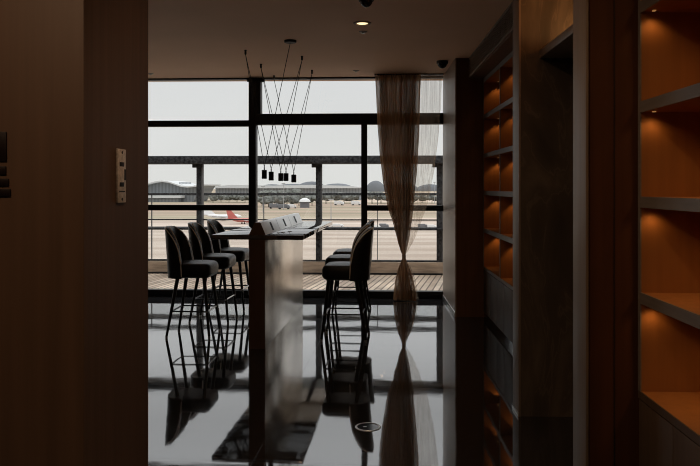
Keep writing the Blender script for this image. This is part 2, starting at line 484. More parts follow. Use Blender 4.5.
# ------------------------------------------------------------------ window wall
WROT = math.radians(-1.19)
W0 = at(300, 9.46)
win = empty('window_1', (W0[0], W0[1], 0), WROT); win['kind'] = 'structure'
def wx(px): return (px - 300) / F * 9.46
def wz(y): return EYE + (187 - y) / (F / 9.46)
XL, XR = -6.2, wx(446)
def wpart(name, boxes, m, bevel=0.002):
    b = MB()
    for bx in boxes: b.box(*bx)
    return b.build(name, m, win, bevel=bevel)
wpart('sill_rail', [(XL, XR, -0.03, 0.09, 0.0, wz(290.5))], M['black_metal'])
wpart('head_rail', [(XL, XR, -0.03, 0.09, wz(79.0), CEIL - 0.001)], M['black_metal'])
xa0, xa1 = wx(248.8), wx(256.0)
xb0, xb1 = wx(361.3), wx(367.2)
wpart('mullion', [(xa0, xa1, -0.045, 0.10, wz(290.5), wz(79.0))], M['black_metal'])
wpart('mullion', [(xa1, wx(260.8), -0.045, 0.10, wz(114), wz(79.0))], M['black_metal'])
wpart('mullion', [(xb0, xb1, -0.035, 0.09, wz(290.5), wz(124.6))], M['black_metal'])
wpart('transom', [(xa1, XR, -0.05, 0.10, wz(124.6), wz(114))], M['black_metal'])
wpart('transom', [(XL, xa0, -0.03, 0.09, wz(126), wz(120.2))], M['black_metal'])
wpart('mid_rail', [(XL, xa0, -0.03, 0.09, wz(210.6), wz(205))], M['black_metal'])
wpart('mid_rail', [(xb1, XR, -0.03, 0.09, wz(210.6), wz(205.2))], M['black_metal'])
xm = wx(148) - 1.25
wpart('mullion', [(xm - 0.05, xm, -0.045, 0.10, wz(290.5), wz(79.0))], M['black_metal'])
wpart('mullion', [(XL - 0.05, XL, -0.045, 0.10, 0, CEIL - 0.001)], M['black_metal'])
wpart('window_head_clip', [(wx(247.5), wx(265), -0.06, -0.03, wz(82), wz(79.5))], M['black_metal'], bevel=0.0)
def pane(x0, x1, z0, z1):
    wpart('glass_pane', [(x0, x1, 0.025, 0.035, z0, z1)], M['glass'], bevel=0)
Zs, Zt = wz(290.5), wz(79.0)
pane(xa1, xb0, Zs, wz(124.6)); pane(xb1, XR, Zs, wz(210.6)); pane(xb1, XR, wz(205.2), wz(124.6))
pane(wx(260.8), XR, wz(114), Zt)
for x0, x1 in ((xm, xa0), (XL, xm - 0.05)):
    pane(x0, x1, Zs, wz(210.6)); pane(x0, x1, wz(205), wz(126)); pane(x0, x1, wz(120.2), Zt)

# ------------------------------------------------------------------ terrace outside
struct('deck', MB().box(-9, 6, 9.62, 14.25, -0.12, -0.005), M['deck'])
RD = 12.1
R0 = at(320, RD)
RROT = math.radians(-1.0)
rail = thing('terrace_railing', 'tall dark steel frame with thick top beam and square posts on the terrace', 'railing', (R0[0], R0[1], 0), RROT)
def rx(px): return (px - 320) / F * RD
def rz_(y): return EYE + (187 - y) / (F / RD)
RL, RR = -7.4, 4.2
KZ = rz_(261.3)
kerb = struct('kerb_terrace', MB().box(RL, RR, -0.12, 0.14, -0.005, KZ), M['kerb'])
k2 = MB().box(RL, RR, -0.135, -0.12, -0.005, 0.025).build('shadow_gap', M['dark_hole'], kerb)
kerb.location = (R0[0], R0[1], 0); kerb.rotation_euler = (0, 0, RROT)
MB().box(RL, RR, -0.20, 0.24, rz_(163.8), rz_(156.2)).build('top_beam', M['rail_dark'], rail, bevel=0.004)
MB().box(RL, RR, -0.02, 0.02, rz_(220.4), rz_(219.2)).build('rail', M['rail_dark'], rail)
MB().box(RL, RR, -0.16, 0.16, rz_(229.6), rz_(227.4)).build('rail', M['rail_dark'], rail, bevel=0.003)
MB().box(RL, RR, -0.04, 0.04, KZ, rz_(259.9)).build('bottom_rail', M['rail_dark'], rail, bevel=0.003)
step = rx(319) - rx(198.8)
for k in range(-3, 3):
    xc = rx(319) + k * step
    if not RL < xc < RR: continue
    p = MB().box(xc - 0.050, xc + 0.030, -0.05, 0.05, KZ, rz_(163.8)).build('post', M['rail_dark'], rail, bevel=0.003)
    MB().box(xc + 0.030, xc + 0.052, -0.05, 0.05, KZ, rz_(163.8)).build('edge_strip', M['rail_light'], p)
    MB().box(xc - 0.12, xc + 0.052, -0.055, 0.05, rz_(167.5), rz_(163.8)).build('bracket', M['rail_dark'], p)
    MB().box(xc + 0.056, xc + step - 0.056, -0.006, 0.006, rz_(259.9), rz_(229.6)).build('glass_panel', M['glass'], rail)
OD = 14.0
O0 = at(320, OD)
guard = thing('guard_rail', 'slim dark outer guard rail with thin posts at the terrace edge', 'railing', (O0[0], O0[1], 0), RROT)
def ox_(px): return (px - 320) / F * OD
MB().box(ox_(-100), ox_(500), -0.035, 0.035, EYE - 8.4 * OD / F, EYE - 6.0 * OD / F).build('hand_rail', M['rail_dark'], guard, bevel=0.003)
for px in (-78.5, 35.5, 149.5, 263.5, 377.5, 491.5):
    MB().box(ox_(px) - .007, ox_(px) + .007, -.02, .02, -0.005, EYE - 8.4 * OD / F).build('post', M['rail_light'], guard)

# ------------------------------------------------------------------ airfield far below
GZ = EYE - 15.0
def ground(px, d, z=GZ):
    x, y = at(px, d); return (x, y, z)
struct('airfield_ground', MB().add([(-3500, 30, GZ), (3500, 30, GZ), (3500, 5200, GZ), (-3500, 5200, GZ)], [(0, 1, 2, 3)]), M['field'])
# hills
hb = MB()
for px, d, wpx, hpx in ((312, 2400, 22, 7), (338, 2500, 26, 4.5), (376, 2300, 13, 8), (391, 2350, 14, 8.5), (405, 2500, 18, 5), (292, 2600, 30, 4), (272, 2700, 22, 3.5), (430, 2600, 20, 3.5)):
    c = ground(px, d); s = d / F
    R = wpx * s * 0.75; H = (hpx * 0.8) * s + 15
    n = 20; m_ = 6
    vs = []
    for i in range(m_ + 1):
        t = i / m_
        for k in range(n):
            a = 2 * PI * k / n
            rr = R * math.cos(t * PI / 2) * (1 + 0.1 * math.sin(3 * a + px))
            vs.append((c[0] + rr * math.cos(a), c[1] + rr * 0.5 * math.sin(a), GZ + H * math.sin(t * PI / 2)))
    fs = [(i * n + k, i * n + (k + 1) % n, (i + 1) * n + (k + 1) % n, (i + 1) * n + k) for i in range(m_) for k in range(n)]
    hb.add(vs, fs)
struct('hills', hb, M['hill'], smooth=60)

# arched terminal
D1 = 730.0
T0 = ground(176, D1); s1 = D1 / F
term = thing('terminal_building', 'wide grey glass terminal hall with a wavy arched pale roof across the airfield', 'building', T0)
prof = [(-48, 187.5), (-40, 187.0), (-32, 185.5), (-25, 183.2), (-18, 181.5), (-11, 180.7), (-4, 181.6), (2, 183.6), (8, 185.6), (14, 186.3), (20, 185.8), (26, 184.7), (31, 184.2)]
top = [((a) * s1, 15 + (187 - y) * s1) for a, y in prof]
rf = [(a, z) for a, z in top] + [(a, z - 1.3) for a, z in reversed(top)]
MB().prism(rf, -12, 70).build('roof', M['roof'], term)
body = [(top[0][0], 0)] + [(a, z - 1.3) for a, z in top[:-1]] + [(top[-1][0] - 5, top[-1][1] - 2), (top[-1][0] - 14, 0)]
MB().prism(body, 0, 62).build('glass_wall', M['facade'], term)
mb = MB().box(top[0][0], top[-1][0] - 22, -18, -1, 4, 6.5)
mb.build('canopy', M['roof'], term)
MB().box(top[0][0], top[-1][0] - 26, -14, -0.5, 0, 3.6).build('lower_storey', M['facade'], term)
sg = MB(); sg.box(3 * s1, 15 * s1, 0, 1.5, 15 + (187 - 183.6) * s1, 15 + (187 - 182.4) * s1)
sg.build('roof_parapet', M['facade'], term)
# long hangar
D2 = 830.0; s2 = D2 / F
H0 = ground(292, D2)
han = thing('hangar', 'long low grey hangar with a pale flat roof right of the arched terminal', 'building', H0)
MB().box(-77 * s2, 70 * s2, 0, 60, 0, 15 - 1.2 * s2).build('wall', M['facade'], han)
ro = [(-77 * s2, 15 - 1.2 * s2), (-77 * s2, 15 + 0.4 * s2), (-60 * s2, 15 + 2.2 * s2), (-20 * s2, 15 + 1.4 * s2), (20 * s2, 15 + 2.2 * s2), (60 * s2, 15 + 1.0 * s2), (71 * s2, 15 - 0.4 * s2), (71 * s2, 15 - 1.2 * s2)]
MB().prism(ro, -6, 64).build('roof', M['roof'], han)

# trees
def tree(px, d, h, wd, label):
    g = ground(px, d)
    t = thing('tree', label, 'tree', g, 0, 'trees across the airfield')
    MB().cyl((0, 0, 0), (0, 0, h * 0.5), h * 0.04, h * 0.025, 8).build('trunk', M['trunk'], t)
    bm = bmesh.new()
    for q in range(5):
        mm = Matrix.Translation((random.uniform(-.32, .32) * wd, random.uniform(-.3, .3) * wd, h * random.uniform(.45, .75))) @ Matrix.Diagonal((wd * random.uniform(.28, .4), wd * .33, h * random.uniform(.22, .32), 1))
        r = bmesh.ops.create_icosphere(bm, subdivisions=2, radius=1, matrix=mm)
        for v in r['verts']:
            v.co += Vector((random.uniform(-.05, .05) * wd, random.uniform(-.05, .05) * wd, random.uniform(-.05, .05) * h))
    me = bpy.data.meshes.new('crown'); bm.to_mesh(me); bm.free(); me.materials.append(M['leaf'])
    o = bpy.data.objects.new('crown', me); COL.objects.link(o); o.parent = t
TREE_LABEL = 'hazy grey-green tree in the belt of trees across the airfield'
belt = [(262, 560, 8, 9), (268.5, 530, 9, 8), (275, 545, 10, 8), (281, 520, 9, 8), (287, 560, 10.5, 9), (293, 530, 9, 8), (299, 570, 10, 9), (312, 580, 9, 10), (326, 640, 11, 13), (335, 665, 10, 12),
        (344, 640, 11, 13), (353, 660, 10, 12), (372, 640, 11, 12), (381, 660, 11, 12), (390, 640, 11, 12), (399, 665, 10, 12), (412, 660, 9, 12), (422, 680, 8, 11), (432, 660, 8, 11),
        (213, 690, 8, 10), (221, 705, 9, 11), (229, 690, 8, 10), (237, 705, 9, 11), (245, 690, 8, 10), (265, 700, 12, 11), (274, 715, 13, 12), (284, 700, 12, 12), (295, 715, 13, 12), (316, 720, 12, 12)]
for px, d, h, wd in belt:
    tree(px, d, h, wd, TREE_LABEL)

# aircraft
def aircraft(px, d, L, tail_m, body_m, label, rz=0.0):
    t = thing('airplane', label, 'airplane', ground(px, d), rz, 'parked aircraft')
    R = L * 0.055; zc = L * 0.10
    pr = []
    for i in range(19):
        u = i / 18
        if u < 0.16: r = R * math.sin((u / 0.16) * PI / 2) ** 0.7
        elif u < 0.62: r = R
        else: r = R * (1 - ((u - 0.62) / 0.38) ** 1.6) + 0.06 * R
        pr.append((max(r, 0.02), u))
    mb = MB(); n = 14; vs = []
    for r, u in pr:
        up = max(0, u - 0.62) * L * 0.12
        for k in range(n):
            a = 2 * PI * k / n
            vs.append((L * (1 - u), r * math.cos(a), zc + r * math.sin(a) + up))
    fs = [(i * n + k, i * n + (k + 1) % n, (i + 1) * n + (k + 1) % n, (i + 1) * n + k) for i in range(18) for k in range(n)]
    mb.add(vs, fs + [tuple(range(n)), tuple(range(18 * n, 19 * n))])
    mb.build('fuselage', body_m, t, smooth=60)
    MB().add([(L * .32, y, zc + R * .8) for y in (-.08 * R, .08 * R)] + [(-L * .02, y, zc + R * 1.0) for y in (-.08 * R, .08 * R)] + [(-L * .10, y, zc + R * 5.6) for y in (-.05 * R, .05 * R)] + [(L * .025, y, zc + R * 5.6) for y in (-.05 * R, .05 * R)],
             [(0, 1, 3, 2), (2, 3, 5, 4), (4, 5, 7, 6), (6, 7, 1, 0), (0, 2, 4, 6), (1, 7, 5, 3)]).build('tail_fin', tail_m, t)
    for sy in (-1, 1):
        MB().add([(L * .62, sy * R * .8, zc - R * .4), (L * .45, sy * R * .8, zc - R * .4), (L * .34, sy * L * .46, zc + R * .2), (L * .40, sy * L * .46, zc + R * .2),
                  (L * .62, sy * R * .8, zc - R * .2), (L * .45, sy * R * .8, zc - R * .2), (L * .34, sy * L * .46, zc + R * .28), (L * .40, sy * L * .46, zc + R * .28)],
                 [(0, 1, 2, 3), (4, 7, 6, 5), (0, 4, 5, 1), (1, 5, 6, 2), (2, 6, 7, 3), (3, 7, 4, 0)]).build('wing', M['plane_white'], t)
        MB().cyl((L * .58, sy * L * .17, zc - R * .8), (L * .44, sy * L * .17, zc - R * .8), R * .38, R * .28, 12).build('engine', tail_m, t)
        MB().add([(L * .10, sy * R * .3, zc + R * .9), (L * .01, sy * R * .3, zc + R * .9), (-L * .03, sy * L * .16, zc + R * 1.1), (L * .02, sy * L * .16, zc + R * 1.1),
                  (L * .10, sy * R * .3, zc + R * 1.0), (L * .01, sy * R * .3, zc + R * 1.0), (-L * .03, sy * L * .16, zc + R * 1.15), (L * .02, sy * L * .16, zc + R * 1.15)],
                 [(0, 1, 2, 3), (4, 7, 6, 5), (0, 4, 5, 1), (1, 5, 6, 2), (2, 6, 7, 3), (3, 7, 4, 0)]).build('tailplane', tail_m, t)
    for x, y in ((L * .86, 0), (L * .48, -R), (L * .48, R)):
        b = MB()
        b.cyl((x, y - .2, L * .018), (x, y + .2, L * .018), L * .018, n=10)
        b.cyl((x, y, L * .03), (x, y, zc - R * .6), L * .006, n=6)
        b.build('landing_gear', M['tyre'], t)
    b = MB()
    b.box(L * .2, L * .85, -R * 1.005, -R * .97, zc + R * .1, zc + R * .25)
    b.build('window_band', M['plane_dark'], t)
aircraft(229, 288, 15, M['plane_red'], M['plane_pink'], 'small red airplane with a red tail fin parked beyond the terrace', 0.85)
aircraft(204, 322, 17, M['plane_white'], M['plane_white'], 'all-white airplane with a white tail fin parked left of the red-tailed one', 0.35)

# vehicles on the apron
def vehicle(px, d, L, h, m, label, rz=0.0):
    t = thing('service_vehicle', label, 'vehicle', ground(px, d), rz, 'vehicles on the airfield')
    w2 = L * .2
    MB().box(-L * .5, L * .22, -w2, w2, h * .2, h).build('cargo_body', m, t, bevel=0.05)
    c = MB().prism([(L * .24, h * .2), (L * .5, h * .2), (L * .5, h * .5), (L * .42, h * .82), (L * .24, h * .82)], -w2, w2)
    c.build('cab', m, t, bevel=0.03)
    for x in (-.35, .36):
        for y in (-1, 1):
            MB().cyl((x * L, y * w2 * 1.02, h * .16), (x * L, y * w2 * .8, h * .16), h * .16, n=10).build('wheel', M['tyre'], t)
for px, d, L, h, k, lab in ((275, 500, 8, 3.5, 0, 'dark truck parked before the trees, leftmost in its row'), (284, 485, 8, 3.5, 0, 'dark truck parked before the trees, second from left'),
                          (292, 505, 6, 3, 1, 'pale truck parked before the trees, left of the small pavilion'), (339, 590, 8, 3.6, 1, 'white truck far off right of the railing post'),
                          (356, 590, 8, 3.6, 1, 'white truck far off left of the black mullion'), (368, 262, 3.2, 1.4, 0, 'dark low service cart beyond the railing, left of the curtain'),
                          (376, 258, 3.2, 1.4, 1, 'pale low service cart beyond the railing, left of the curtain'), (384, 264, 3.4, 1.6, 0, 'dark service cart beyond the railing close to the curtain'),
                          (337, 268, 5.0, 1.3, 1, 'long white service vehicle beyond the tabletop corner'), (423, 262, 3.6, 1.6, 0, 'dark service cart seen right of the curtain'),
                          (432, 258, 3.2, 1.5, 1, 'pale service cart seen between curtain and column')):
    vehicle(px, d, L, h, M['veh_grey'] if k == 0 else M['veh_white'], lab, random.uniform(-.3, .3))
pv = thing('pavilion', 'small dark pavilion with a white domed roof before the trees', 'building', ground(304.5, 520))
MB().box(-3.2, 3.2, 0, 5, 0, 4.2).build('wall', M['veh_grey'], pv)
MB().lathe([(4.2, 4.2), (3.9, 5.2), (3.0, 6.2), (1.6, 6.9), (0.2, 7.1)], (0, 2.5, 0), 20).build('roof', M['veh_white'], pv, smooth=50)
for px, d, h, lab in ((263, 420, 15, 'thin light mast on the airfield beside the left mullion'), (283.5, 470, 17, 'thin light mast behind the hanging pendant lamps'),
                      (331, 330, 9, 'thin light mast on the airfield right of the railing post'), (434.5, 640, 19, 'tall light mast with a flat head between curtain and column')):
    t = thing('light_mast', lab, 'lamp post', ground(px, d), 0, 'light masts on the airfield')
    MB().cyl((0, 0, 0), (0, 0, h), 0.22, 0.14, 8).build('pole', M['mast'], t)
    MB().box(-1.2, 1.2, -.3, .3, h, h + .5).build('lamp_head', M['mast'], t)

# ------------------------------------------------------------------ bar table (slab leg, long top, power ridge)
TROT = math.radians(-2.78)
tx, ty = at(257, 6.446)
def tw(r, t):
    """table-local across r, along t -> world xy"""
    return (tx + r * math.cos(TROT) - t * math.sin(TROT), ty + r * math.sin(TROT) + t * math.cos(TROT))
tab = thing('bar_table', 'long dark bar table on one slab leg with a power ridge along its top', 'table', (tx, ty, 0), TROT)
slab = MB().box(-.0715, .0705, 0.003, 2.40, 0, .978).build('slab_leg', M['slab_wood'], tab, bevel=0.0015)
MB().box(-.0715, .0715, 0, 0.003, 0, .978).build('end_panel', M['slab_front'], slab)
MB().box(-.415, .415, 0.0, 2.62, .978, 1.02).build('table_top', M['table_top'], tab, bevel=0.002)
ridge = MB().prism([(-.073, 1.02), (.078, 1.02), (.030, 1.132), (-.020, 1.132)], 0.0, 2.34).build('power_ridge', M['power_box'], tab, bevel=0.002)
MB().prism([(-.0735, 1.0205), (.0785, 1.0205), (.0305, 1.1325), (-.0205, 1.1325)], -0.004, 0.0).build('ridge_end_cap', M['slab_front'], ridge)
nrm = Vector((.112, 0, .048)).normalized(); dn = Vector((.048, 0, -.112)).normalized()
nl = Vector((-.112, 0, .053)).normalized(); dl = Vector((-.053, 0, -.112)).normalized()
for t_ in (0.39, 1.12, 1.86):
    for topx, n_, d_, in ((.030, nrm, dn), (-.020, nl, dl)):
        o = Vector((topx, t_, 1.132)); b = MB(); vs = []
        for dd in (-.003, .0025):
            for a, y in ((.020, 0), (.020, .07), (.102, .07), (.102, 0)):
                vs.append(o + d_ * a + Vector((0, y, 0)) + n_ * dd)
        b.add(vs, [(0, 1, 2, 3), (4, 7, 6, 5), (0, 4, 5, 1), (1, 5, 6, 2), (2, 6, 7, 3), (3, 7, 4, 0)])
        b.build('socket_slot', M['dark_hole'], ridge)
for t_ in (0.76, 1.50):
    MB().add([Vector((.078, t_, 1.0201)) , Vector((.078, t_ + .004, 1.0201)), Vector((.0303, t_ + .004, 1.1326)), Vector((.0303, t_, 1.1326)),
              Vector((.0787, t_, 1.0201)) , Vector((.0787, t_ + .004, 1.0201)), Vector((.0310, t_ + .004, 1.1330)), Vector((.0310, t_, 1.1330))],
             [(0, 1, 2, 3), (4, 7, 6, 5), (0, 4, 5, 1), (1, 5, 6, 2), (2, 6, 7, 3), (3, 7, 4, 0)]).build('seam', M['veh_grey'], ridge)

# ------------------------------------------------------------------ bar stools (built facing +x)
def rrect(x0, x1, y0, y1, radii, n=6):
    """radii: corners (x0,y0),(x1,y0),(x1,y1),(x0,y1)"""
    pts = []
    cs = [(x0, y0, 180), (x1, y0, 270), (x1, y1, 0), (x0, y1, 90)]
    for (cx, cy, a0), r in zip(cs, radii):
        ox = cx + (r if cx == x0 else -r); oy = cy + (r if cy == y0 else -r)
        for k in range(n + 1):
            a = math.radians(a0 + 90 * k / n)
            pts.append((ox + r * math.cos(a), oy + r * math.sin(a)))
    return pts

def cushion(x0, x1, y0, y1, z0, z1, radii, re, crown=0.012):
    layers = []
    m = 6
    for k in range(m + 1):
        a = PI / 2 * k / m
        layers.append((re * (1 - math.sin(a)), z0 + re * (1 - math.cos(a))))
    for k in range(m + 1):
        a = PI / 2 * k / m
        layers.append((re * (1 - math.cos(a)), z1 - re + re * math.sin(a)))
    vs = []; n = None
    for i, z in layers:
        ring = rrect(x0 + i, x1 - i, y0 + i, y1 - i, [max(r - i, .004) for r in radii])
        n = len(ring); vs += [(x, y, z) for x, y in ring]
    cx, cy = (x0 + x1) / 2, (y0 + y1) / 2
    base = layers[-1][0]
    last = vs[-n:]
    for q in (.7, .4, .1):
        vs += [(cx + (x - cx) * q, cy + (y - cy) * q, z1 + crown * (1 - q * q)) for x, y, _ in last]
    L_ = len(vs) // n
    fs = [(i * n + k, i * n + (k + 1) % n, (i + 1) * n + (k + 1) % n, (i + 1) * n + k) for i in range(L_ - 1) for k in range(n)]
    fs += [tuple(range(n - 1, -1, -1)), tuple(range((L_ - 1) * n, L_ * n))]
    return MB().add(vs, fs)

def plan(s, off):
    """horseshoe plan of the back shell; s in -1..1, off = inward offset"""
    hw = .212 - off; xb = -.248 + off; xr = -.075; rr = .145 - off * 0.6
    # path: straight wing, quarter arc, back, quarter arc, straight wing
    l1 = xr - (xb + rr); l2 = rr * PI / 2; l3 = hw - rr
    half = l1 + l2 + l3
    d = abs(s) * half; sg = 1 if s >= 0 else -1
    if d < l3: return (xb, sg * d)
    d -= l3
    if d < l2:
        a = d / rr
        return (xb + rr - rr * math.cos(a), sg * (hw - rr + rr * math.sin(a)))
    d -= l2
    return (xb + rr + d, sg * hw)

def ztop(s):
    return .715 + .352 * math.sqrt(max(0, 1 - abs(s) ** 3.0))
Z0 = .572
def shell_pt(s, t, off, drop=0.0):
    x, y = plan(s, off)
    z = Z0 + t * (ztop(s) - drop - Z0)
    lean = ((z - Z0) / .49) ** 1.3 * -.034
    narrow = 1 - .10 * max(0, (z - .72) / .35) ** 2
    return (x + .012 + lean, y * narrow, z)

def make_stool():
    root = empty('bar_stool')
    cushion(-.205, .207, -.205, .205, .572, .715, (.15, .08, .08, .15), .052, .016).build('seat', M['leather'], root, smooth=60)
    ns, nt_ = 36, 12
    prof = []                    # (t, off, drop) around the section: outer bottom -> outer top -> rim -> inner top -> inner bottom
    for k in range(nt_ + 1): prof.append((k / nt_, 0.0, .014))
    prof += [(1, .006, .005), (1, .016, 0.0), (1, .032, 0.0), (1, .042, .005)]
    for k in range(nt_ + 1): prof.append((1 - k / nt_, .048, .014))
    m = len(prof); vs = []
    for i in range(ns + 1):
        s = -1 + 2 * i / ns
        for t, off, dr in prof: vs.append(shell_pt(s, t, off, dr))
    fs = [(i * m + k, i * m + k + 1, (i + 1) * m + k + 1, (i + 1) * m + k) for i in range(ns) for k in range(m - 1)]
    fs += [(i * m, (i + 1) * m, (i + 1) * m + m - 1, i * m + m - 1) for i in range(ns)]
    fs += [tuple(range(m)), tuple(range(ns * m + m - 1, ns * m - 1, -1))]
    back = MB().add(vs, fs).build('backrest', M['leather'], root, smooth=50)
    for off in (.003, .045):
        pts = [shell_pt(sg, t, off, .012) for sg in (-1,) for t in [q / 6 for q in range(1, 6)]]
        pts += [shell_pt(-1 + 2 * i / ns, 1, off, .006) for i in range(ns + 1)]
        pts += [shell_pt(1, 1 - q / 6, off, .012) for q in range(1, 6)]
        if off > .02: pts = [p for p in pts if p[2] > .71]
        MB().tube(pts, .0060, 6).build('piping', M['piping'], back, smooth=60)
    sz = []
    feet = {}
    for fx, tx_ in ((-.215, -.115), (.203, .138)):
        for sy in (-1, 1):
            a = Vector((tx_, sy * .145, .60)); b = Vector((fx, sy * .192, 0.012))
            lg = MB().cyl(b, a, .0115, .019, 14).build('leg', M['leg_black'], root, smooth=50)
            MB().cyl(b + Vector((0, 0, -.012)), b + (a - b).normalized() * .012, .0115, .0125, 14).build('foot_cap', M['steel'], lg, smooth=50)
            q = (.255 - .012) / (.60 - .012)
            feet[(fx > 0, sy)] = b + (a - b) * q
    for k1, k2 in (((False, -1), (True, -1)), ((False, 1), (True, 1)), ((False, -1), (False, 1))):
        MB().cyl(feet[k1], feet[k2], .0075, n=10).build('stretcher', M['leg_black'], root, smooth=50)
    fb1, fb2 = feet[(True, -1)], feet[(True, 1)]
    e = (fb2 - fb1).normalized() * .03
    MB().cyl(fb1 - e, fb2 + e, .0085, n=12).build('foot_rest', M['steel'], root, smooth=50)
    return root
proto = make_stool()
G = 'bar stools around the bar table'
rows = (.578, 1.325, 2.075)
stools = []
for side in (-1, 1):
    for k, t_ in enumerate(rows):
        o = proto if not stools else copy_tree(proto)
        r_ = -.745 if side < 0 else (.748, .690, .695)[k]
        x, y = tw(r_, t_ if side < 0 else t_ - .05)
        o.location = (x, y, 0); o.rotation_euler = (0, 0, TROT + (0 if side < 0 else PI) + random.uniform(-.02, .02))
        stools.append(o)
words = ('nearest the camera', 'middle of its row', 'nearest the window')
for i, o in enumerate(stools):
    side = 'left' if i < 3 else 'right'
    tag(o, 'black bar stool on the %s side of the table, %s' % (side, words[i % 3]), 'bar stool', G)

# ------------------------------------------------------------------ pendant lamps
anchors = {}
def anchor(px, y, label, canopy=False):
    d = (CEIL - EYE) * F / (187 - y); x, yy = at(px, d)
    if canopy:
        t = MB().lathe([(.056, -.022), (.060, -.018), (.060, 0), (.02, 0)], (0, 0, 0), 24).build('ceiling_canopy', M['lamp_black'], loc=(x, yy, CEIL), smooth=40)
        tag(t, label, 'ceiling canopy')
    else:
        t = MB().lathe([(.004, -.05), (.011, -.044), (.011, -.006), (.016, -.004), (.016, 0), (.004, 0)], (0, 0, 0), 14).build('ceiling_hook', M['lamp_black'], loc=(x, yy, CEIL), smooth=40)
        tag(t, label, 'ceiling hook', 'ceiling hooks for the pendant cords')
    return (x, yy, CEIL - (.02 if canopy else .045))
A1 = anchor(245.5, 50, 'black ceiling hook farthest left, holding two pendant cords')
A2 = anchor(261, 64, 'black ceiling hook just right of the thick mullion top')
A3 = anchor(274, 75.5, 'small black ceiling hook close to the window head')
A4 = anchor(290.3, 40.5, 'flat round black ceiling canopy feeding the pendant lamps', True)
A5 = anchor(302, 56, 'black ceiling hook right of the round canopy')
A6 = anchor(312, 70, 'black ceiling hook farthest right of the pendant group')
pend = ((264.3, 170.0, 8.8, 7.8, (A1, A4), 'leftmost of the black pendant lamps above the table'), (271.2, 171.7, 8.8, 7.9, (A1, A5), 'second from left of the black pendant lamps above the table'),
        (280.8, 173.2, 7.8, 8.2, (A2, A5), 'third from left of the black pendant lamps, overlapping its neighbour'), (286.0, 173.2, 7.8, 8.35, (A2, A6), 'fourth from left of the black pendant lamps, overlapping its neighbour'),
        (293.8, 174.6, 7.8, 8.6, (A3, A6), 'rightmost of the black pendant lamps above the table'))
for px, y, hh, d, ans, lab in pend:
    x, yy = at(px, d); s = d / F
    zt = EYE + (187 - y) * s; zb = zt - hh * s; r = 2.55 * s
    t = thing('pendant_lamp', lab, 'pendant lamp', (x, yy, zb), 0, 'pendant lamps above the table')
    h = zt - zb
    MB().lathe([(r * .82, 0.004), (r * .9, 0), (r, .003), (r, h - .003), (r - .003, h), (.006, h)], (0, 0, 0), 24).build('lamp_shade', M['lamp_black'], t, smooth=40)
    MB().lathe([(r * .8, .0045), (.002, .0035)], (0, 0, 0), 20).build('lens', M['bulb'], t)
    MB().lathe([(.006, h), (.006, h + .03), (.002, h + .032)], (0, 0, 0), 10).build('cord_grip', M['lamp_black'], t)
    for a in ans:
        MB().tube([(0, 0, h + .03), (a[0] - x, a[1] - yy, a[2] - zb)], .0034, 6).build('cord', M['lamp_black'], t)

# ------------------------------------------------------------------ curtain
CD = 9.16
cs = CD / F
cx0, cy0 = at(404, CD)
cur = thing('curtain', 'brown sheer curtain tied in at knee height beside the right column', 'curtain', (cx0, cy0, 0), math.radians(-1.19))
def interp(tab, z):
    for (z0, v0), (z1, v1) in zip(tab, tab[1:]):
        if z0 <= z <= z1:
            q = (z - z0) / (z1 - z0); q = q * q * (3 - 2 * q) * .35 + q * .65
            return v0 + (v1 - v0) * q
    return tab[-1][1] if z > tab[-1][0] else tab[0][1]
def zc_(y): return EYE + (187 - y) / (F / CD)
def edge(ys): return sorted([(zc_(y), (px - 404) * cs) for y, px in ys])
left_d = edge([(299, 393), (293.342, 393.3), (282.026, 394.5), (270.711, 397), (261.658, 400.5), (256, 402.4), (250.371, 400), (240.052, 397), (225.979, 393.5), (205.34, 387), (179.072, 382.5), (150, 379), (120, 376.5), (100, 375.5), (78, 374.5)])
right_d = edge([(299, 416), (293.342, 416), (282.026, 414), (270.711, 411), (261.658, 407), (256, 405.4), (250.371, 407), (235.361, 410), (216.598, 412.5), (193.144, 414.5), (165, 417), (130, 419), (100, 420), (78, 421)])
left_s = edge([(299, 404), (293.342, 404), (282.026, 404), (265.053, 403.5), (256, 403), (249.433, 404), (235.361, 405), (216.598, 407), (193.144, 409), (165, 411), (130, 412), (100, 413), (78, 413)])
right_s = edge([(299, 418.5), (293.342, 418), (282.026, 416), (270.711, 412.5), (261.658, 407.5), (256, 405.6), (251.309, 408.5), (242.866, 413.5), (233.485, 417.5), (221.289, 422), (205.34, 427.5), (188.454, 431), (165, 435), (130, 439), (100, 441.5), (78, 442.5)])
def drape(name, lt, rt, npl, amp, m, y0, phase, zlo):
    nz, nx = 60, npl * 8
    ztop_ = CEIL - 0.012
    vs = []
    for i in range(nz + 1):
        z = zlo + (ztop_ - zlo) * i / nz
        a, b = interp(lt, z), interp(rt, z)
        wid = b - a
        for k in range(nx + 1):
            u = k / nx
            ph = 2 * PI * npl * u + phase
            am = amp * min(1, wid / .35) * (0.75 + .25 * math.sin(7.3 * u + 2))
            uu = u + 0.33 / npl * math.sin(ph * 1.0 + 1.1) * .55
            uu = min(1, max(0, uu))
            y = y0 + am * math.sin(ph) + am * .35 * math.sin(2.3 * ph + z * .8)
            wob = .004 * math.sin(3 * z + 9 * u)
            vs.append((a + wid * uu + wob, y, z))
    fs = [(i * (nx + 1) + k, i * (nx + 1) + k + 1, (i + 1) * (nx + 1) + k + 1, (i + 1) * (nx + 1) + k) for i in range(nz) for k in range(nx)]
    o = MB().add(vs, fs).build(name, m, cur, smooth=80)
    return o
drape('drape', left_d, right_d, 15, .05, M['drape'], -0.02, 0.3, .012)
drape('drape_lining', edge([(298, 396), (256, 402.6), (245, 398.5), (230, 395.5), (205, 390), (178, 385), (150, 382), (120, 380), (78, 379)]), edge([(299, 413), (256, 405), (216.598, 410), (165, 413.5), (100, 416), (78, 416)]), 9, .035, M['drape'], .045, 1.7, .02)
